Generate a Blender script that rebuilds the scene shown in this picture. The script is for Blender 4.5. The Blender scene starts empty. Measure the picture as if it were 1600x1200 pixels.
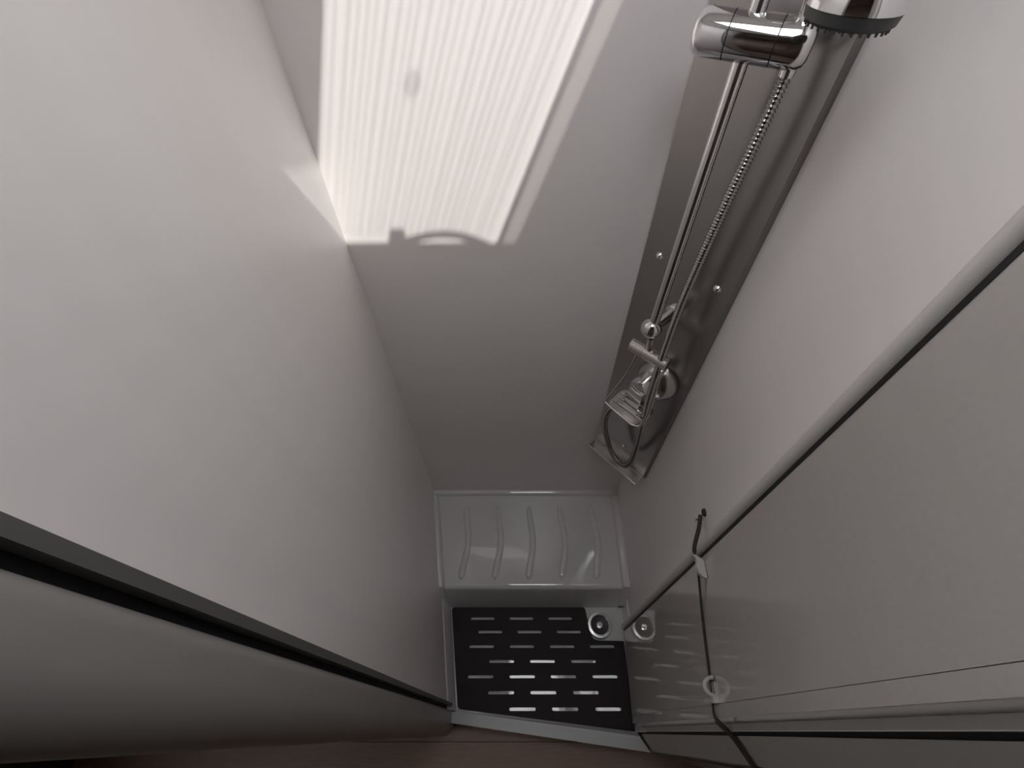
import bpy, bmesh, math, random
from mathutils import Vector, Matrix
random.seed(4)
S = bpy.context.scene
COL = S.collection
Z0 = 0.08            # height of the mat top above the van floor
EYE = 1.75           # eye height above the mat

# ------------------------------------------------------------------ camera
cam = bpy.data.cameras.new('camera')
cam.sensor_fit = 'HORIZONTAL'; cam.sensor_width = 36.0
cam.lens = 36.0 * 690.0 / 1600.0
cam.shift_x = -11.0 / 1600.0
cam.clip_start = 0.01
camo = bpy.data.objects.new('camera', cam); COL.objects.link(camo)
camo.location = (0, 0, EYE + Z0)
camo.rotation_euler = (math.atan2(543.0, 690.0), 0, 0)
S.camera = camo

# ------------------------------------------------------------------ light
world = bpy.data.worlds.new('sky'); S.world = world; world.use_nodes = True
bg = world.node_tree.nodes['Background']
bg.inputs[0].default_value = (0.95, 0.965, 1.0, 1); bg.inputs[1].default_value = 5.7
sun = bpy.data.lights.new('sun', 'SUN'); sun.energy = 3.85; sun.angle = math.radians(0.6)
sun.color = (1.0, 0.97, 0.92)
suno = bpy.data.objects.new('sun', sun); COL.objects.link(suno)
SUN_DIR = Vector((-0.514, 1.0, -1.317)).normalized()
suno.rotation_euler = SUN_DIR.to_track_quat('-Z', 'Y').to_euler()
suno.location = (0.9, -1.4, 4.0)
HX0, HX1, HY0, HY1, CEIL = -0.069, 0.280, 0.095, 0.440, 2.08     # roof hatch opening
por = bpy.data.lights.new('hatch_portal', 'AREA'); por.shape = 'RECTANGLE'
por.size = HX1 - HX0; por.size_y = HY1 - HY0
poro = bpy.data.objects.new('hatch_portal', por); COL.objects.link(poro)
poro.location = ((HX0 + HX1) / 2, (HY0 + HY1) / 2, CEIL + Z0 + 0.03)
try: por.cycles.is_portal = True
except Exception: pass
S.view_settings.view_transform = 'Standard'
S.view_settings.look = 'None'
S.view_settings.gamma = 1.0
S.view_settings.use_curve_mapping = False
S.view_settings.exposure = 0.0
try:
    S.cycles.max_bounces = 16; S.cycles.diffuse_bounces = 12; S.cycles.glossy_bounces = 6
    S.cycles.transparent_max_bounces = 16
    S.cycles.sample_clamp_indirect = 6.0
    S.cycles.use_denoising = True
except Exception: pass

# ------------------------------------------------------------------ materials
def mat(name, col, rough=0.5, metal=0.0, spec=0.5, noise=None, bump=None, aniso=0.0, coat=0.0, coat_rough=0.05):
    m = bpy.data.materials.new(name); m.use_nodes = True
    nt = m.node_tree; b = nt.nodes['Principled BSDF']
    b.inputs['Base Color'].default_value = (*col, 1)
    b.inputs['Roughness'].default_value = rough
    b.inputs['Metallic'].default_value = metal
    b.inputs['Specular IOR Level'].default_value = spec
    b.inputs['Anisotropic'].default_value = aniso
    b.inputs['Coat Weight'].default_value = coat
    b.inputs['Coat Roughness'].default_value = coat_rough
    tc = nt.nodes.new('ShaderNodeTexCoord')
    if noise:
        sc, amt, stretch = noise
        mp = nt.nodes.new('ShaderNodeMapping'); mp.inputs['Scale'].default_value = stretch
        n = nt.nodes.new('ShaderNodeTexNoise'); n.inputs['Scale'].default_value = sc; n.inputs['Detail'].default_value = 4
        r = nt.nodes.new('ShaderNodeMix'); r.data_type = 'RGBA'
        r.inputs[6].default_value = (*[c * (1 - amt) for c in col], 1)
        r.inputs[7].default_value = (*[min(1, c * (1 + amt)) for c in col], 1)
        nt.links.new(tc.outputs['Object'], mp.inputs[0]); nt.links.new(mp.outputs[0], n.inputs['Vector'])
        nt.links.new(n.outputs['Fac'], r.inputs[0]); nt.links.new(r.outputs[2], b.inputs['Base Color'])
    if bump:
        sc, st, dist, stretch = bump
        mp = nt.nodes.new('ShaderNodeMapping'); mp.inputs['Scale'].default_value = stretch
        n = nt.nodes.new('ShaderNodeTexNoise'); n.inputs['Scale'].default_value = sc; n.inputs['Detail'].default_value = 3
        bp = nt.nodes.new('ShaderNodeBump'); bp.inputs['Strength'].default_value = st; bp.inputs['Distance'].default_value = dist
        nt.links.new(tc.outputs['Object'], mp.inputs[0]); nt.links.new(mp.outputs[0], n.inputs['Vector'])
        nt.links.new(n.outputs['Fac'], bp.inputs['Height']); nt.links.new(bp.outputs[0], b.inputs['Normal'])
    return m

def glassy(name, col, milk, scatter=0.9):
    m = bpy.data.materials.new(name); m.use_nodes = True
    nt = m.node_tree; nt.nodes.remove(nt.nodes['Principled BSDF'])
    out = nt.nodes['Material Output']
    t = nt.nodes.new('ShaderNodeBsdfTransparent'); t.inputs[0].default_value = (*col, 1)
    d = nt.nodes.new('ShaderNodeBsdfTranslucent'); d.inputs[0].default_value = (scatter, scatter * 0.985, scatter * 0.96, 1)
    mx = nt.nodes.new('ShaderNodeMixShader'); mx.inputs[0].default_value = milk
    nt.links.new(t.outputs[0], mx.inputs[1]); nt.links.new(d.outputs[0], mx.inputs[2]); nt.links.new(mx.outputs[0], out.inputs[0])
    return m

M = {}
M['wall'] = mat('wall_laminate', (0.92, 0.885, 0.87), 0.42, noise=(5, 0.025, (1, 1, 1)), bump=(420, 0.05, 0.001, (1, 1, 1)))
M['wall_left'] = mat('wall_laminate_satin', (0.92, 0.885, 0.87), 0.36, noise=(9, 0.03, (3, 3, 0.35)), bump=(260, 0.08, 0.001, (1, 1, 0.2)))
M['ceiling'] = mat('ceiling_board', (0.90, 0.885, 0.875), 0.6, noise=(6, 0.02, (1, 1, 1)))
M['frp'] = mat('tray_gelcoat', (0.77, 0.765, 0.77), 0.045, spec=1.0, noise=(3, 0.02, (1, 1, 1)))
M['mat'] = mat('mat_dark_wood', (0.022, 0.016, 0.017), 0.55, spec=0.3, noise=(8, 0.3, (0.3, 6, 1)))
M['steel'] = mat('brushed_steel', (0.46, 0.445, 0.435), 0.23, 1.0, noise=(60, 0.05, (8, 8, 0.2)))
M['steel_dark'] = mat('steel_flange', (0.30, 0.29, 0.29), 0.35, 1.0, noise=(60, 0.05, (8, 8, 0.2)))
M['chrome'] = mat('chrome', (0.82, 0.82, 0.83), 0.05, 1.0, noise=(10, 0.01, (1, 1, 1)))
M['chrome_satin'] = mat('satin_chrome', (0.62, 0.60, 0.58), 0.22, 1.0, noise=(30, 0.03, (1, 1, 1)))
M['hose'] = mat('hose_metal', (0.40, 0.39, 0.38), 0.2, 1.0, noise=(30, 0.05, (1, 1, 1)))
M['drain'] = mat('drain_ring', (0.85, 0.85, 0.84), 0.28, 1.0, noise=(10, 0.02, (1, 1, 1)))
M['black'] = mat('black_rubber', (0.012, 0.012, 0.013), 0.5, noise=(40, 0.1, (1, 1, 1)))
M['spray'] = mat('spray_face', (0.05, 0.05, 0.05), 0.45, noise=(40, 0.1, (1, 1, 1)))
M['door'] = mat('door_laminate', (0.55, 0.52, 0.50), 0.03, spec=0.85, coat=1.0, coat_rough=0.02, noise=(140, 0.05, (1, 1, 1)))
M['trim'] = mat('door_trim', (0.72, 0.695, 0.67), 0.4, noise=(20, 0.02, (1, 1, 1)))
M['jamb'] = mat('jamb_grey', (0.37, 0.355, 0.34), 0.4, noise=(12, 0.04, (1, 1, 1)))
M['jamb_dark'] = mat('jamb_channel', (0.15, 0.145, 0.14), 0.4, noise=(12, 0.05, (1, 1, 1)))
M['sill'] = mat('sill_white', (0.62, 0.64, 0.64), 0.35, noise=(10, 0.02, (1, 1, 1)))
M['plank'] = mat('brown_plank', (0.33, 0.235, 0.19), 0.5, noise=(14, 0.25, (1, 14, 1)))
M['joint'] = mat('plank_joint', (0.05, 0.03, 0.025), 0.7, noise=(14, 0.1, (1, 1, 1)))
M['cabinet'] = mat('corridor_wall', (0.14, 0.10, 0.085), 0.5, noise=(6, 0.2, (1, 1, 8)))
M['white'] = mat('white_plastic', (0.60, 0.59, 0.57), 0.4, noise=(10, 0.02, (1, 1, 1)))
M['cord'] = mat('dark_cord', (0.035, 0.028, 0.026), 0.7, noise=(200, 0.3, (1, 1, 1)))
M['pane'] = glassy('hatch_acrylic', (0.97, 0.97, 0.97), 0.06)
M['rib'] = glassy('hatch_acrylic_rib', (0.855, 0.855, 0.855), 0.04)
M['fill_diffuser'] = glassy('fill_light_diffuser', (0, 0, 0), 1.0, 0.60)  # translucent sheet of the added window, passes fill light into the corridor
M['lip'] = glassy('hatch_milky_lip', (0.52, 0.51, 0.51), 0.05)

# ------------------------------------------------------------------ mesh helpers
def link(name, me, material, parent=None, smooth=True, ang=40):
    if me.materials: me.materials.clear()
    me.materials.append(material)
    if smooth:
        me.polygons.foreach_set('use_smooth', [True] * len(me.polygons))
        me.set_sharp_from_angle(angle=math.radians(ang))
    me.update()
    o = bpy.data.objects.new(name, me); COL.objects.link(o)
    if parent is not None:
        o.parent = parent
        o.matrix_parent_inverse = Matrix.Translation(parent.location).inverted()
    return o

def done(name, bm, material, parent=None, bevel=0.0, seg=2, ang=40):
    if bevel:
        es = [e for e in bm.edges if len(e.link_faces) == 2 and e.calc_face_angle(0) > math.radians(35)]
        bmesh.ops.bevel(bm, geom=es, offset=bevel, segments=seg, profile=0.5, affect='EDGES')
    bmesh.ops.recalc_face_normals(bm, faces=bm.faces)
    me = bpy.data.meshes.new(name); bm.to_mesh(me); bm.free()
    return link(name, me, material, parent, True, ang)

def V(x, y, h): return Vector((x, y, h + Z0))

def prism(poly, h0, h1, bm=None):
    """vertical prism over a plan polygon"""
    bm = bm or bmesh.new()
    lo = [bm.verts.new(V(x, y, h0)) for x, y in poly]
    hi = [bm.verts.new(V(x, y, h1)) for x, y in poly]
    n = len(poly)
    bm.faces.new(lo[::-1]); bm.faces.new(hi)
    for i in range(n):
        bm.faces.new((lo[i], lo[(i + 1) % n], hi[(i + 1) % n], hi[i]))
    return bm

def box(x0, x1, y0, y1, h0, h1, bm=None):
    return prism([(x0, y0), (x1, y0), (x1, y1), (x0, y1)], h0, h1, bm)

def slab(corners, thick, bm=None):
    """thin slab: a planar polygon (world points) given thickness along thick (vector)"""
    bm = bm or bmesh.new()
    a = [bm.verts.new(p) for p in corners]; b = [bm.verts.new(p + thick) for p in corners]
    n = len(a); bm.faces.new(a[::-1]); bm.faces.new(b)
    for i in range(n): bm.faces.new((a[i], a[(i + 1) % n], b[(i + 1) % n], b[i]))
    return bm

def catmull(pts, sub=8):
    P = [pts[0] * 2 - pts[1]] + pts + [pts[-1] * 2 - pts[-2]]
    out = []
    for i in range(1, len(P) - 2):
        a, b, c, d = P[i - 1:i + 3]
        for k in range(sub):
            t = k / sub
            out.append(0.5 * ((2 * b) + (c - a) * t + (2 * a - 5 * b + 4 * c - d) * t * t + (3 * b - a - 3 * c + d) * t ** 3))
    out.append(pts[-1].copy())
    return out

def resample(path, step):
    L = [0.0]
    for a, b in zip(path, path[1:]): L.append(L[-1] + (b - a).length)
    n = max(2, int(L[-1] / step)); out = []; j = 0
    for i in range(n + 1):
        s = L[-1] * i / n
        while j < len(L) - 2 and L[j + 1] < s: j += 1
        t = (s - L[j]) / max(1e-9, L[j + 1] - L[j]); out.append(path[j].lerp(path[j + 1], t))
    return out

def tube(path, r, seg=12, bm=None, rfun=None, flat=1.0, up=None):
    """swept tube with end caps; flat < 1 squashes the section along the second axis"""
    bm = bm or bmesh.new(); rings = []
    t0 = (path[1] - path[0]).normalized()
    ref = up or (Vector((0, 0, 1)) if abs(t0.z) < 0.9 else Vector((1, 0, 0)))
    u = (ref - t0 * ref.dot(t0)).normalized()
    for i, p in enumerate(path):
        t = (path[min(i + 1, len(path) - 1)] - path[max(i - 1, 0)]).normalized()
        u = ((up if up else u) - t * (up if up else u).dot(t)).normalized(); w = t.cross(u)
        rr = rfun(i, len(path)) if rfun else r
        rings.append([bm.verts.new(p + (u * math.cos(a) * flat + w * math.sin(a)) * rr) for a in [2 * math.pi * k / seg for k in range(seg)]])
    for a, b in zip(rings, rings[1:]):
        for k in range(seg): bm.faces.new((a[k], a[(k + 1) % seg], b[(k + 1) % seg], b[k]))
    bm.faces.new(rings[0][::-1]); bm.faces.new(rings[-1])
    return bm

def lathe(prof, origin, axis, seg=32, bm=None):
    """revolve (radius, height) points about axis through origin"""
    bm = bm or bmesh.new(); axis = axis.normalized()
    ref = Vector((0, 0, 1)) if abs(axis.z) < 0.9 else Vector((1, 0, 0))
    u = (ref - axis * ref.dot(axis)).normalized(); w = axis.cross(u); rings = []
    for r, z in prof:
        if r < 1e-6: rings.append([bm.verts.new(origin + axis * z)])
        else: rings.append([bm.verts.new(origin + axis * z + (u * math.cos(a) + w * math.sin(a)) * r) for a in [2 * math.pi * k / seg for k in range(seg)]])
    for a, b in zip(rings, rings[1:]):
        if len(a) == 1 and len(b) == 1: continue
        for k in range(seg):
            k2 = (k + 1) % seg
            if len(a) == 1: bm.faces.new((a[0], b[k2], b[k]))
            elif len(b) == 1: bm.faces.new((a[k], a[k2], b[0]))
            else: bm.faces.new((a[k], a[k2], b[k2], b[k]))
    return bm

def sphere_prof(r, n=12, a0=-90, a1=90):
    return [(max(0, r * math.cos(math.radians(a0 + (a1 - a0) * i / n))), r * math.sin(math.radians(a0 + (a1 - a0) * i / n))) for i in range(n + 1)]

def tag(o, label, cat, group=None):
    o['label'] = label; o['category'] = cat
    if group: o['group'] = group
    return o

def struct(o, label=None):
    o['kind'] = 'structure'
    if label: o['label'] = label
    return o

def thing(name, label, cat, loc, group=None):
    o = bpy.data.objects.new(name, None); COL.objects.link(o); o.location = loc; o.empty_display_size = 0.05
    o['kind'] = 'thing'
    return tag(o, label, cat, group)

# ------------------------------------------------------------------ the cabin shell
BY = 0.74                                   # back wall
RX = 0.384                                  # right wall
def lx(y): return -0.333 + (BY - y) * 0.1634   # left wall runs in towards the door
struct(done('wall_back', prism([(-0.42, BY), (0.48, BY), (0.48, BY + 0.03), (-0.42, BY + 0.03)], -0.08, CEIL), M['wall']), 'pale grey laminate wall at the far end of the cabin')
struct(done('wall_left', prism([(lx(BY), BY), (lx(0.064), 0.064), (lx(0.064) - 0.04, 0.064), (lx(BY) - 0.05, BY)], -0.08, CEIL), M['wall_left']), 'pale satin laminate wall left of the shower')
struct(done('wall_right', prism([(RX, BY), (RX, 0.0), (RX + 0.03, 0.0), (RX + 0.03, BY)], -0.08, CEIL), M['wall']), 'pale grey laminate wall behind the shower screen')
# ceiling with the roof hatch opening
bm = bmesh.new()
HXE = HX1 + 0.045
for x0, x1, y0, y1 in ((-0.5, HX0, -0.02, 0.8), (HXE, 0.5, -0.02, 0.8), (HX0, HXE, -0.02, HY0), (HX0, HXE, HY1, 0.8)):
    box(x0, x1, y0, y1, CEIL, CEIL + 0.02, bm)
struct(done('ceiling', bm, M['ceiling']))
bm = bmesh.new()
for x0, x1, y0, y1 in ((-1.43, 1.43, -0.95, -0.02), (-1.43, -0.5, -0.02, 0.8), (0.5, 1.43, -0.02, 0.8)):
    box(x0, x1, y0, y1, CEIL, CEIL + 0.02, bm)
struct(done('ceiling_corridor', bm, M['cabinet']))

# corridor in front of the cabin
fl = struct(done('floor', box(-1.46, 1.46, -0.96, 0.8, -0.11, -0.0805), M['joint']), 'brown wood plank floor in front of the shower')
pm = None
for i in range(8):
    y1 = 0.085 - i * 0.112
    done('plank', box(-1.399, 1.399, y1 - 0.110, y1, -0.0805, -0.0785), M['plank'], fl, bevel=0.0008, seg=1)
struct(done('wall_corridor', box(-1.43, 1.43, -0.93, -0.90, -0.0805, CEIL), M['cabinet']))
WY0, WY1, WH0, WH1 = -0.85, -0.12, 0.75, 1.55      # unseen opening added in the corridor wall to let in fill light
bm = bmesh.new()
for y0, y1, h0, h1 in ((-0.9, WY0, -0.0805, CEIL), (WY1, 0.02, -0.0805, CEIL), (WY0, WY1, -0.0805, WH0), (WY0, WY1, WH1, CEIL)):
    box(-1.43, -1.40, y0, y1, h0, h1, bm)
struct(done('wall_corridor_left', bm, M['cabinet']))
w = bpy.data.objects.new('fill_window', None); COL.objects.link(w); w.location = V(-1.4, -0.5, WH0)
struct(w, 'added unseen window with diffusing sheet for corridor fill light')
done('fill_diffuser', box(-1.435, -1.433, WY0 - 0.01, WY1 + 0.01, WH0 - 0.01, WH1 + 0.01), M['fill_diffuser'], w)  # diffusing sheet added to spread daylight as fill
bm = bmesh.new()
for y0, y1, h0, h1 in ((WY0 - 0.03, WY0, WH0 - 0.03, WH1 + 0.03), (WY1, WY1 + 0.03, WH0 - 0.03, WH1 + 0.03), (WY0, WY1, WH0 - 0.03, WH0), (WY0, WY1, WH1, WH1 + 0.03)):
    box(-1.40, -1.385, y0, y1, h0, h1, bm)
done('window_frame', bm, M['white'], w)  # surround of the added fill opening
struct(done('wall_corridor_right', box(1.40, 1.43, -0.9, 0.0, -0.0805, CEIL), M['cabinet']))
struct(done('wall_partition_left', prism([(-0.258, 0.02), (-0.258, -0.012), (-1.4, -0.03), (-1.4, 0.02)], -0.08, CEIL), M['cabinet']))
def ry(x): return 0.054 - 0.25 * x
struct(done('wall_partition_right', prism([(0.43, ry(0.43)), (0.43, 0.0), (1.4, 0.0), (1.4, ry(1.4))], -0.08, CEIL), M['jamb']))

# left jamb: a grey strip, a black rebate and the rounded reveal
j = bpy.data.objects.new('trim_1', None); COL.objects.link(j); j.location = V(-0.21, 0.03, -0.08)
struct(j, 'grey door jamb with black rebate at the left of the doorway')
done('stop_strip', prism([(-0.211, 0.0625), (-0.211, 0.0705), (-0.235, 0.0705), (-0.235, 0.0625)], 0.005, CEIL), M['jamb_dark'], j, bevel=0.0015)
done('rebate', prism([(-0.226, 0.052), (-0.226, 0.0625), (-0.26, 0.0625), (-0.26, 0.052)], -0.08, CEIL), M['black'], j)
rv = [(-0.26, 0.054), (-0.219, 0.054), (-0.2165, 0.053), (-0.2140, 0.0505), (-0.2125, 0.047), (-0.212, 0.043)]
rv += [(-0.212 - 0.034 * (1 - math.cos(a)), 0.026 - 0.038 * math.sin(a)) for a in [math.pi / 2 * k / 12 for k in range(13)]] + [(-0.26, -0.012)]
done('reveal', prism(rv, -0.08, CEIL), M['jamb'], j, ang=50)
# right jamb
j = bpy.data.objects.new('trim_2', None); COL.objects.link(j); j.location = V(0.40, -0.02, -0.08)
struct(j, 'grey door jamb with dark seals at the right of the doorway')
done('seal', prism([(0.372, 0.001), (0.372, 0.011), (0.392, 0.011), (0.392, 0.001)], 0.0, CEIL), M['jamb'], j, bevel=0.004, seg=3)
done('groove', prism([(0.385, -0.006), (0.385, 0.018), (0.42, 0.018), (0.42, -0.006)], -0.08, CEIL), M['black'], j)
done('reveal', prism([(0.378, -0.006), (0.402, ry(0.402)), (0.45, ry(0.45)), (0.45, -0.006)], -0.08, CEIL), M['jamb'], j, bevel=0.003)
# sill
struct(done('trim_3', prism([(-0.214, 0.050), (0.376, -0.018), (0.398, -0.050), (-0.214, 0.021)], -0.08, 0.012), M['sill'], bevel=0.004, seg=3), 'white threshold strip at the foot of the shower')

# roof hatch
w = bpy.data.objects.new('window_1', None); COL.objects.link(w); w.location = V((HX0 + HX1) / 2, (HY0 + HY1) / 2, CEIL)
struct(w, 'ribbed acrylic roof hatch above the shower')
LIP = 0.042
bm = bmesh.new()
for x0, x1, y0, y1 in ((HX0 - 0.03, HX0, HY0 - 0.03, HY1 + 0.03), (HX1, HX1 + 0.010, HY0 - 0.03, HY1 + 0.03), (HX0, HX1, HY0 - 0.03, HY0), (HX0, HX1, HY1, HY1 + 0.03)):
    box(x0, x1, y0, y1, CEIL - 0.004, CEIL + 0.0, bm)
done('window_frame', bm, M['white'], w)
done('window_pane', box(HX0 - 0.01, HX1 + 0.01, HY0 - 0.01, HY1 + 0.01, CEIL + 0.04, CEIL + 0.043), M['pane'], w)
bm = bmesh.new(); n = 26
for i in range(n):
    x = HX0 + (i + 0.3 + 0.4 * random.random()) * (HX1 - HX0) / n
    ww = 0.0009 + 0.0010 * random.random()
    box(x - ww, x + ww, HY0, HY1, CEIL + 0.036, CEIL + 0.0395, bm)
done('lip', box(HX1 + 0.010, HXE + 0.005, HY0 - 0.01, HY1 + 0.01, CEIL + 0.021, CEIL + 0.024), M['lip'], w)
o = done('pane_ribs', bm, M['rib'], w); o['kind'] = 'stuff'
done('latch', box(HX0 + 0.146, HX0 + 0.172, HY0 - 0.005, HY0 + 0.026, CEIL - 0.012, CEIL + 0.015), M['white'], w, bevel=0.003)
path = catmull([V(HX0 + 0.178 + 0.165 * k / 8, HY0 + 0.004 + 0.020 * math.sin(math.pi * (k + 1.5) / 9.5), CEIL + 0.005) for k in range(9)], 4)
done('handle', tube(path, 0.0055, 10), M['white'], w)
done('knob', lathe([(0.0, 0.0), (0.013, 0.0), (0.013, 0.003), (0.0, 0.003)], V(HX0 + 0.145, HY0 + 0.195, CEIL + 0.026), Vector((0, 0, 1)), 24), M['rib'], w)

# ------------------------------------------------------------------ shower tray
tr = thing('shower_tray', 'glossy grey moulded shower tray with ribbed step against the back wall', 'shower tray', V(0.06, 0.35, -0.08))
FH = -0.012                                 # basin floor
def ml(y): return -0.243 + (0.354 - y) * 0.151   # inner left edge of the basin floor
bm = bmesh.new()
# basin: floor, left rim, right rim, front rim
fl_ = [(ml(0.354) - 0.004, 0.354), (0.372, 0.354), (0.372, -0.004), (ml(0.05) - 0.004, 0.052)]
v = [bm.verts.new(V(x, y, FH)) for x, y in fl_]; bm.faces.new(v)
def strip(bm, rows):
    R = [[bm.verts.new(p) for p in r] for r in rows]
    for a, b in zip(R, R[1:]):
        for i in range(len(a) - 1): bm.faces.new((a[i], a[i + 1], b[i + 1], b[i]))
ys = [0.052, 0.15, 0.25, 0.354, 0.393]
strip(bm, [[V(ml(y) - 0.004, y, FH) for y in ys], [V(ml(y) - 0.006, y, 0.0) for y in ys], [V(lx(y) + 0.006, y, 0.05) for y in ys], [V(lx(y) + 0.003, y, 0.056) for y in ys], [V(lx(y) - 0.002, y, 0.058) for y in ys]])
ys = [-0.002, 0.2, 0.354, 0.393]
strip(bm, [[V(0.372, y, FH) for y in ys], [V(0.374, y, 0.0) for y in ys], [V(0.378, y, 0.05) for y in ys], [V(0.386, y, 0.056) for y in ys]])
strip(bm, [[V(ml(0.05) - 0.004, 0.052, FH), V(0.372, -0.004, FH)], [V(ml(0.05) - 0.004, 0.050, 0.011), V(0.374, -0.012, 0.011)], [V(ml(0.05) - 0.004, 0.044, 0.011), V(0.374, -0.018, 0.011)]])
done('basin', bm, M['frp'], tr)
# step
def sh(y):
    t = y - 0.393
    return 0.107 + (0.034 * t + 0.20 * t * t if t < 0.09 else 0.034 * 0.09 + 0.20 * 0.0081 + 0.066 * (t - 0.09))
SL, SR = 0.019, 0.026
prof = [(0.354, FH), (0.356, 0.0), (0.386, 0.095), (0.3885, 0.1025), (0.393, 0.107)] + [(0.393 + 0.328 * k / 24, sh(0.393 + 0.328 * k / 24)) for k in range(1, 25)]
nx = 12; rows = []
for y, h in prof:
    x0, x1 = lx(y) + SL, RX - SR
    rows.append([V(x0 + (x1 - x0) * i / nx, y, h) for i in range(nx + 1)])
bm = bmesh.new(); strip(bm, rows)
done('step', bm, M['frp'], tr, ang=60)
# raised rim round the step: a low moulded lip along the walls
bm = bmesh.new()
sy = [0.354, 0.386, 0.393] + [0.393 + 0.328 * k / 8 for k in range(1, 9)]
def hh(y): return sh(y) if y >= 0.393 else (0.095 if y > 0.38 else 0.0)
strip(bm, [[V(lx(y) + SL + 0.001, y, hh(y) - 0.004) for y in sy], [V(lx(y) + SL - 0.003, y, hh(y) + 0.008) for y in sy], [V(lx(y) + SL - 0.008, y, hh(y) + 0.012) for y in sy], [V(lx(y) - 0.002, y, hh(y) + 0.013) for y in sy]])
strip(bm, [[V(RX - SR - 0.001, y, hh(y) - 0.004) for y in sy], [V(RX - SR + 0.003, y, hh(y) + 0.008) for y in sy], [V(RX - SR + 0.008, y, hh(y) + 0.012) for y in sy], [V(RX + 0.002, y, hh(y) + 0.013) for y in sy]])
yb = 0.721; hb = sh(yb)
strip(bm, [[V(x, yb + dy, hb + dh) for x in (lx(BY) + SL - 0.02, RX - SR + 0.025)] for dy, dh in ((-0.001, -0.004), (0.003, 0.008), (0.008, 0.012), (0.022, 0.013))])
done('rim', bm, M['frp'], tr)
# S-shaped ribs pressed up out of the step
for x in (-0.193, -0.073, 0.045, 0.163, 0.284):
    ctr = []
    for k in range(33):
        t = k / 32; y = 0.418 + 0.265 * t
        ctr.append(V(x - 0.008 + 0.012 * t + 0.011 * math.sin((t - 0.18) * 2 * math.pi * 0.95) * (0.5 + 0.5 * t), y, sh(y) - 0.0015))
    ln = len(ctr)
    def rf(i, n_): 
        e = min(i, n_ - 1 - i) / 3.0
        return 0.0125 * math.sqrt(max(0.03, 1 - (1 - min(1, e)) ** 2)) * (1.08 - 0.25 * i / n_)
    done('rib', tube(ctr, 0.012, 14, rfun=rf, flat=0.62, up=Vector((0, 0, 1))), M['frp'], tr, ang=80)

# ------------------------------------------------------------------ drain
dr = thing('floor_drain', 'round chrome floor drain in the corner of the shower tray', 'drain', V(0.285, 0.296, FH))
D = V(0.285, 0.296, FH); UP = Vector((0, 0, 1))
done('flange', lathe([(0.030, -0.004), (0.030, 0.010), (0.033, 0.0125), (0.041, 0.011), (0.044, 0.006), (0.045, 0.0)], D, UP, 40), M['drain'], dr)
done('bowl', lathe([(0.0, 0.002), (0.020, 0.0015), (0.0295, 0.004), (0.0305, 0.010)], D, UP, 40), M['spray'], dr)
done('plug', lathe([(0.0125, 0.001), (0.0125, 0.008), (0.010, 0.011), (0.0, 0.012)], D, UP, 28), M['chrome'], dr)

# ------------------------------------------------------------------ slotted mat
cu = bpy.data.curves.new('mat_outline', 'CURVE'); cu.dimensions = '2D'; cu.fill_mode = 'BOTH'; cu.extrude = 0.004
def rounded(pts, rad):
    out = []; n = len(pts)
    for i in range(n):
        p = Vector(pts[i]); a = Vector(pts[i - 1]) - p; b = Vector(pts[(i + 1) % n]) - p
        r = min(rad[i] if isinstance(rad, list) else rad, a.length * 0.49, b.length * 0.49)
        p0 = p + a.normalized() * r; p1 = p + b.normalized() * r
        for k in range(7):
            t = k / 6; out.append((1 - t) ** 2 * p0 + 2 * t * (1 - t) * p + t * t * p1)
    return out
def spline(pts):
    s = cu.splines.new('POLY'); s.points.add(len(pts) - 1)
    for q, p in zip(s.points, pts): q.co = (p[0], p[1], 0, 1)
    s.use_cyclic_u = True
spline(rounded([(-0.243, 0.352), (0.238, 0.352), (0.250, 0.248), (0.362, 0.246), (0.362, 0.000), (-0.196, 0.057)], [0.012, 0.012, 0.03, 0.004, 0.004, 0.01]))
SLOTS = [(0.3167, [-0.172, -0.034, 0.104]), (0.2745, [-0.143, -0.006, 0.132]), (0.2303, [-0.171, -0.0325, 0.1055, 0.2435]),
         (0.1868, [-0.101, 0.037, 0.176]), (0.1434, [-0.170, -0.032, 0.1055, 0.2435]), (0.0998, [-0.101, 0.037, 0.176]), (0.0562, [-0.0315, 0.1055, 0.2435])]
for y, xs in SLOTS:
    for x in xs:
        L_, r = 0.085, 0.0048
        pts = []
        for k in range(9):
            a = math.pi / 2 - math.pi * k / 8; pts.append((x + L_ - r + r * math.cos(a), y + r * math.sin(a)))
        for k in range(9):
            a = -math.pi / 2 - math.pi * k / 8; pts.append((x + r + r * math.cos(a), y + r * math.sin(a)))
        spline(pts)
tmp = bpy.data.objects.new('mat_tmp', cu); COL.objects.link(tmp)
me = bpy.data.meshes.new_from_object(tmp.evaluated_get(bpy.context.evaluated_depsgraph_get()))
bpy.data.objects.remove(tmp)
me.transform(Matrix.Translation((0, 0, Z0 - 0.004)))
mo = link('shower_mat', me, M['mat'], None, True, 30)
tag(mo, 'dark brown slotted mat lying in the shower tray', 'mat')

# ------------------------------------------------------------------ corner shower panel
K = 1.131
C0 = Vector((0.3088, 0.6673)); ET = Vector((0.683, -0.731)); EN = Vector((-0.731, -0.683))
def P(t, n, h):
    q = C0 + ET * t * K + EN * n * K
    return V(q.x, q.y, EYE - (EYE - h) * K)
T3 = Vector((ET.x, ET.y, 0)); N3 = Vector((EN.x, EN.y, 0))
sp = thing('shower_column', 'brushed steel shower column set across the back right corner', 'shower column', P(0, 0, 0.65))
T0, T1, HB, HT = -0.084, 0.081, 0.668, 2.02
def pslab(t0, t1, h0, h1, n0, n1):
    return slab([P(t0, n0, h0), P(t1, n0, h0), P(t1, n0, h1), P(t0, n0, h1)], N3 * (n1 - n0) * K)
done('plate', pslab(T0, T1, HB, HT, -0.003, 0.0), M['steel'], sp, bevel=0.0012)
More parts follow.
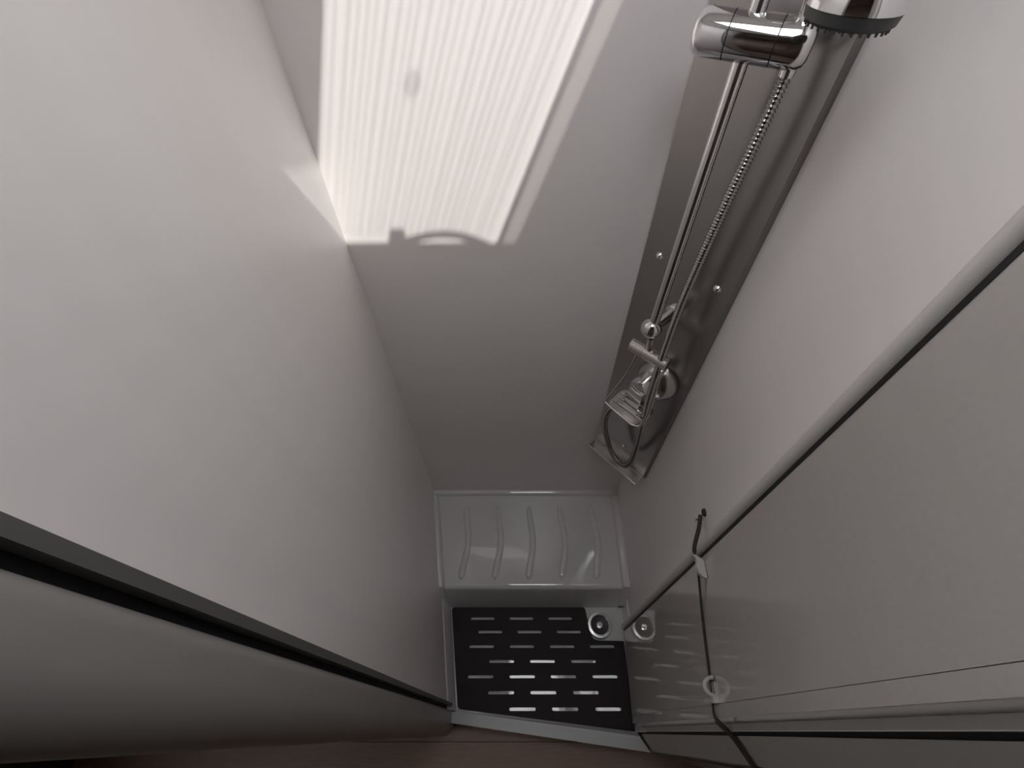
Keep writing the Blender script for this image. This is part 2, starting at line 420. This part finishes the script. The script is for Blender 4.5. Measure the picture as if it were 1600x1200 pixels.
# folded side flanges
bm = slab([P(T1 - 0.0005, -0.001, HB), P(T1 + 0.009, -0.013, HB), P(T1 + 0.009, -0.013, HT), P(T1 - 0.0005, -0.001, HT)], Vector((0.0, 0.0015, 0)) - N3 * 0.001)
done('flange', bm, M['steel_dark'], sp)
bm = slab([P(T0 + 0.0005, -0.001, HB), P(T0 - 0.002, -0.005, HB), P(T0 - 0.002, -0.005, HT), P(T0 + 0.0005, -0.001, HT)], -N3 * 0.0015)
done('flange', bm, M['steel_dark'], sp)
# lower lip
bm = slab([P(T0, -0.001, HB + 0.004), P(T1, -0.001, HB + 0.004), P(T1 - 0.002, 0.028, HB + 0.004), P(T0 + 0.001, 0.028, HB + 0.004)], Vector((0, 0, -0.004)))
lp = done('lip', bm, M['steel'], sp, bevel=0.0012)
for n_, dh in ((0.0285, 0.003), (0.0015, 0.006)):
    done('hem', tube([P(T0 + 0.001, n_, HB + dh), P(T1 - 0.002, n_, HB + dh)], 0.0016, 8), M['chrome_satin'], lp)
for t, h in ((-0.0541, 1.2988), (0.0571, 1.2949), (0.0036, 0.7375)):
    s = done('screw', lathe([(0.0, 0.0055), (0.003, 0.0052), (0.0055, 0.0035), (0.0065, 0.001), (0.0075, 0.0), (0.0075, -0.002)], P(t, 0, h), N3, 20), M['chrome'], sp)

# slide rail
ra = thing('shower_rail', 'slim chrome rail with round end fitting in front of the steel panel', 'rail', P(0.002, 0.06, 1.21))
done('bar', tube([P(0.002, 0.06, 1.21), P(0.002, 0.06, 1.94)], 0.0095, 20), M['chrome'], ra)
done('ball_end', lathe(sphere_prof(0.0205, 16), P(0.001, 0.062, 1.211), UP, 32), M['chrome'], ra)
for h in (1.213, 1.935):
    done('bracket', lathe([(0.016, 0.0), (0.016, 0.005), (0.011, 0.008), (0.010, 0.066)], P(0.004, 0.0, h), N3, 24), M['chrome'], ra)
done('ball_end', lathe(sphere_prof(0.0205, 16), P(0.001, 0.062, 1.935), UP, 32), M['chrome'], ra)

# sliding holder
HA = Vector((0.87, -0.49, 0)).normalized(); HM = P(0.0050, 0.06, 1.617)
ho = thing('shower_holder', 'fat chrome sliding holder with black joint rings on the rail', 'shower holder', P(0.005, 0.06, 1.616))
c = HM; hl = 0.0575 * K; r = 0.0243
done('clamp', lathe([(r, -hl * 0.36), (r, hl * 0.42)], c, HA, 40), M['chrome'], ho)
e = hl
done('end_cap', lathe([(0.0, -e), (r * 0.55, -e * 0.995), (r * 0.8, -e * 0.96), (r * 0.95, -e * 0.88), (r, -e * 0.78), (r, -hl * 0.38)], c, HA, 40), M['chrome'], ho)
done('end_cap', lathe([(r, hl * 0.44), (r, e * 0.74), (r * 0.95, e * 0.85), (r * 0.8, e * 0.95), (r * 0.55, e * 0.99), (0.0, e)], c, HA, 40), M['chrome'], ho)
for a in (-0.37, 0.43):
    done('joint_ring', lathe([(r * 0.8, hl * (a - 0.02)), (r * 0.985, hl * (a - 0.02)), (r * 0.985, hl * (a + 0.02)), (r * 0.8, hl * (a + 0.02))], c, HA, 40), M['black'], ho)

# hand shower
hs = thing('hand_shower', 'round chrome hand shower head with dark spray face beside the holder', 'shower head', P(0.055, 0.06, 1.60))
HC = P(0.0985, 0.107, 1.6615)
done('head', lathe([(0.0400, 0.0), (0.0397, 0.004), (0.037, 0.016), (0.030, 0.026), (0.018, 0.032), (0.0, 0.034)], HC, UP, 48), M['chrome'], hs)
done('spray_face', lathe([(0.0, -0.013), (0.034, -0.012), (0.0382, -0.009), (0.0397, -0.0005)], HC, UP, 48), M['spray'], hs)
bm = bmesh.new()
for rr, nn in ((0.0345, 30), (0.026, 20), (0.017, 12)):
    for k in range(nn):
        a = 2 * math.pi * k / nn
        lathe([(0.0014, 0), (0.0011, -0.0032), (0.0, -0.0034)], HC + Vector((rr * math.cos(a), rr * math.sin(a), -0.0112)), UP, 6, bm)
o = done('nozzles', bm, M['spray'], hs); o['kind'] = 'stuff'
HH = HM + HA * 0.050
hp = catmull([HH + Vector((0, 0, -0.030)), HH + Vector((0, 0, 0.008)), HH + Vector((-0.001, -0.004, 0.055)), HH + Vector((0.004, -0.016, 0.078)), P(0.0996, 0.108, 1.688)], 8)
done('handle', tube(hp, 0.012, 20, rfun=lambda i, n: 0.0082 + 0.0045 * min(1, i / 14)), M['chrome'], hs)

# hose
pts = [P(0.000, 0.045, 1.02), P(-0.020, 0.052, 0.965), P(-0.0410, 0.053, 0.900), P(-0.0385, 0.050, 0.835), P(-0.018, 0.044, 0.770), P(0.010, 0.038, 0.728), P(0.034, 0.036, 0.724), P(0.050, 0.045, 0.775),
       P(0.056, 0.060, 0.870), P(0.049, 0.066, 0.985), P(0.0415, 0.066, 1.08), P(0.036, 0.062, 1.20), P(0.035, 0.060, 1.30), P(0.0415, 0.060, 1.44), P(0.0465, 0.056, 1.53), HM + HA * 0.050 + Vector((0, 0, -0.026))]
path = resample(catmull(pts, 12), 0.0011)
hz = tag(done('shower_hose', tube(path, 0.007, 10, rfun=lambda i, n: 0.0066 + 0.0011 * math.sin(i * 2 * math.pi / 4.6)), M['hose'], None, ang=180), 'ribbed metal shower hose looping below the mixer', 'hose')

# mixer
mx = thing('mixer_tap', 'chrome lever mixer with domed cover low on the steel panel', 'mixer tap', P(0.02, 0.0, 1.03))
done('cover', lathe([(0.052, 0.0), (0.052, 0.004), (0.049, 0.012), (0.040, 0.024), (0.028, 0.031), (0.0, 0.034)], P(0.022, 0, 1.035), N3, 40), M['chrome_satin'], mx)
done('body', lathe([(0.024, 0.028), (0.023, 0.060), (0.020, 0.068), (0.0, 0.070)], P(0.012, 0, 1.045), N3, 32), M['chrome'], mx)
bm = slab([P(-0.006, 0.052, 1.055), P(0.028, 0.052, 1.055), P(0.030, 0.066, 0.975), P(-0.004, 0.066, 0.975)], N3 * 0.006)
done('lever', bm, M['chrome'], mx, bevel=0.002)

# soap dish hung on the end of the rail
sd = thing('soap_dish', 'chrome wire soap dish hanging below the rail end', 'soap dish', P(0.01, 0.06, 1.15))
c0, c1 = P(-0.027, 0.062, 1.150), P(0.050, 0.058, 1.152)
ax = (c1 - c0); L_ = ax.length
done('clamp', lathe([(0.0, 0.0), (0.013, 0.0), (0.0145, 0.0015), (0.0145, L_ * 0.36), (0.0138, L_ * 0.365), (0.0138, L_ * 0.375), (0.0145, L_ * 0.38), (0.0145, L_ - 0.001), (0.013, L_), (0.0, L_)], c0, ax, 32), M['chrome_satin'], sd)
done('neck', tube([P(0.006, 0.062, 1.19), P(0.010, 0.060, 1.160)], 0.007, 14), M['chrome'], sd)
arm = catmull([P(-0.010, 0.062, 1.140), P(-0.010, 0.066, 1.115), P(-0.017, 0.078, 1.06), P(-0.028, 0.094, 1.010), P(-0.029, 0.098, 1.001), P(-0.022, 0.100, 0.998), P(0.020, 0.100, 0.994), P(0.046, 0.099, 0.993), P(0.056, 0.090, 0.995), P(0.058, 0.080, 1.02), P(0.056, 0.078, 1.08), P(0.050, 0.072, 1.12), P(0.050, 0.058, 1.142)], 8)
done('wire_frame', tube(arm, 0.0032, 10), M['chrome_satin'], sd)
tp = rounded([(-0.027, 0.034), (0.056, 0.034), (0.056, 0.098), (-0.027, 0.098)], 0.018)
bm = slab([P(p[0], p[1], 0.992) for p in tp], Vector((0, 0, -0.003)))
done('tray', bm, M['chrome_satin'], sd)
for n_ in (0.050, 0.064, 0.078):
    done('bar', tube([P(-0.020, n_, 0.994), P(0.050, n_, 0.994)], 0.0028, 8), M['chrome'], sd)

# ------------------------------------------------------------------ shower screen folded back along the right wall
sdoor = thing('shower_screen', 'glossy grey shower screen folded open along the right wall', 'shower screen', V(0.356, 0.15, 0.03))
A = Vector((0.362, 0.278)); B = Vector((0.351, 0.019))
d = (A - B).normalized(); nn = Vector((d.y, -d.x)) * -1   # towards the cabin
if nn.x > 0: nn = -nn
def dpl(u, n_): q = B + d * u + nn * n_; return (q.x, q.y)
LEN = (A - B).length
DB, DT = 0.03, 1.96
done('leaf', prism([dpl(0.020, 0), dpl(LEN - 0.004, 0), dpl(LEN - 0.004, -0.010), dpl(0.020, -0.010)], DB, DT), M['door'], sdoor, bevel=0.001)
done('hinge_stile', prism([dpl(0.0, 0), dpl(0.0193, 0), dpl(0.0193, -0.010), dpl(0.0, -0.010)], DB, DT), M['door'], sdoor, bevel=0.0015)
done('seal', prism([dpl(LEN - 0.0075, 0.0012), dpl(LEN - 0.002, 0.0012), dpl(LEN - 0.002, -0.011), dpl(LEN - 0.0075, -0.011)], DB, DT), M['black'], sdoor)
tp = [dpl(LEN - 0.002 + 0.010 - 0.010 * math.cos(a), -0.004 + 0.013 * math.sin(a)) for a in [math.pi * k / 10 for k in range(11)]]
tp += [dpl(LEN + 0.018, -0.014), dpl(LEN - 0.002, -0.014)]
done('edge_trim', prism(tp, DB - 0.005, DT), M['trim'], sdoor, ang=30)

# elastic cord that keeps the door back, with its clips and hook
def dp3(u, n_, h): x, y = dpl(u, n_); return V(x, y, h)
cd = thing('elastic_cord', 'dark elastic cord stretched across the folded shower screen', 'cord', V(0.35, 0.15, 0.8))
pts = [V(0.376, 0.352, 0.862), V(0.366, 0.325, 0.862), dp3(LEN + 0.008, 0.012, 0.852), dp3(LEN - 0.02, 0.008, 0.842), dp3(0.15, 0.0035, 0.800), dp3(0.07, 0.0035, 0.782), dp3(0.035, 0.0035, 0.777), dp3(0.0, 0.004, 0.772), V(0.370, -0.006, 0.77), V(0.400, -0.053, 0.768), V(0.416, -0.0555, 0.768)]
path = catmull(pts, 6)
done('strap', tube(path, 0.0042, 8, flat=1.0, rfun=lambda i, n: 0.0042 if (i < 14 or i > 42) else 0.0024), M['cord'], cd)
et = done('end_tab', lathe([(0.0, 0.004), (0.006, 0.004), (0.0075, 0.0025), (0.0075, -0.001)], V(0.4165, ry(0.4165) - 0.0035, 0.768), Vector((-0.25, -1, 0)), 18), M['cord'], cd)
done('end_screw', lathe([(0.0, 0.0065), (0.002, 0.006), (0.003, 0.004), (0.003, 0.002)], V(0.4165, ry(0.4165) - 0.0035, 0.768), Vector((-0.25, -1, 0)), 14), M['chrome'], et)

hk = thing('wall_hook', 'small screwed hook on the right wall holding the cord end', 'hook', V(RX, 0.355, 0.865))
done('plate', lathe([(0.0, 0.003), (0.007, 0.003), (0.0085, 0.0), (0.0085, -0.001)], V(RX - 0.001, 0.356, 0.868), Vector((-1, 0, 0)), 20), M['cord'], hk)
done('pin', tube([V(RX, 0.348, 0.853), V(RX - 0.018, 0.346, 0.853)], 0.0025, 10), M['chrome'], hk)

N2 = Vector((nn.x, nn.y, 0))
def clip_base(u, h, label, w_):
    cl = thing('cord_clip', label, 'clip', dp3(u, 0, h), 'clips on the shower screen')
    done('base', slab([dp3(u - w_, 0.0005, h - 0.008), dp3(u + w_, 0.0005, h - 0.008), dp3(u + w_, 0.0005, h + 0.008), dp3(u - w_, 0.0005, h + 0.008)], N2 * 0.003), M['white'], cl, bevel=0.001)
    return cl
# a comma-shaped cleat beside the edge trim
u, h = LEN - 0.030, 0.852
cl = clip_base(u, h, 'white plastic cleat for the cord beside the edge trim of the shower screen', 0.013)
prf = [(-0.019, 0.002), (-0.016, 0.010), (-0.008, 0.016), (0.002, 0.018), (0.012, 0.015), (0.019, 0.017), (0.023, 0.022), (0.025, 0.017), (0.020, 0.009), (0.014, 0.002)]
done('cleat', slab([dp3(u + a, b, h) for a, b in prf], UP * 0.010), M['white'], cl, bevel=0.002)
# an open ring and a small block near the hinge side
u, h = 0.040, 0.787
cl = clip_base(u, h, 'white plastic open ring clip near the hinge side of the shower screen', 0.011)
pth = catmull([dp3(u + 0.004 + 0.014 * math.cos(a), 0.003 + 0.017 * math.sin(a), h + 0.006) for a in [math.radians(q) for q in range(0, 181, 18)]], 3)
done('ring', tube(pth, 0.0035, 10, flat=1.6, up=UP), M['white'], cl)
done('block', slab([dp3(u - 0.020, 0.0005, h - 0.004), dp3(u - 0.010, 0.0005, h - 0.004), dp3(u - 0.010, 0.0005, h + 0.010), dp3(u - 0.020, 0.0005, h + 0.010)], N2 * 0.009), M['white'], cl, bevel=0.0015)
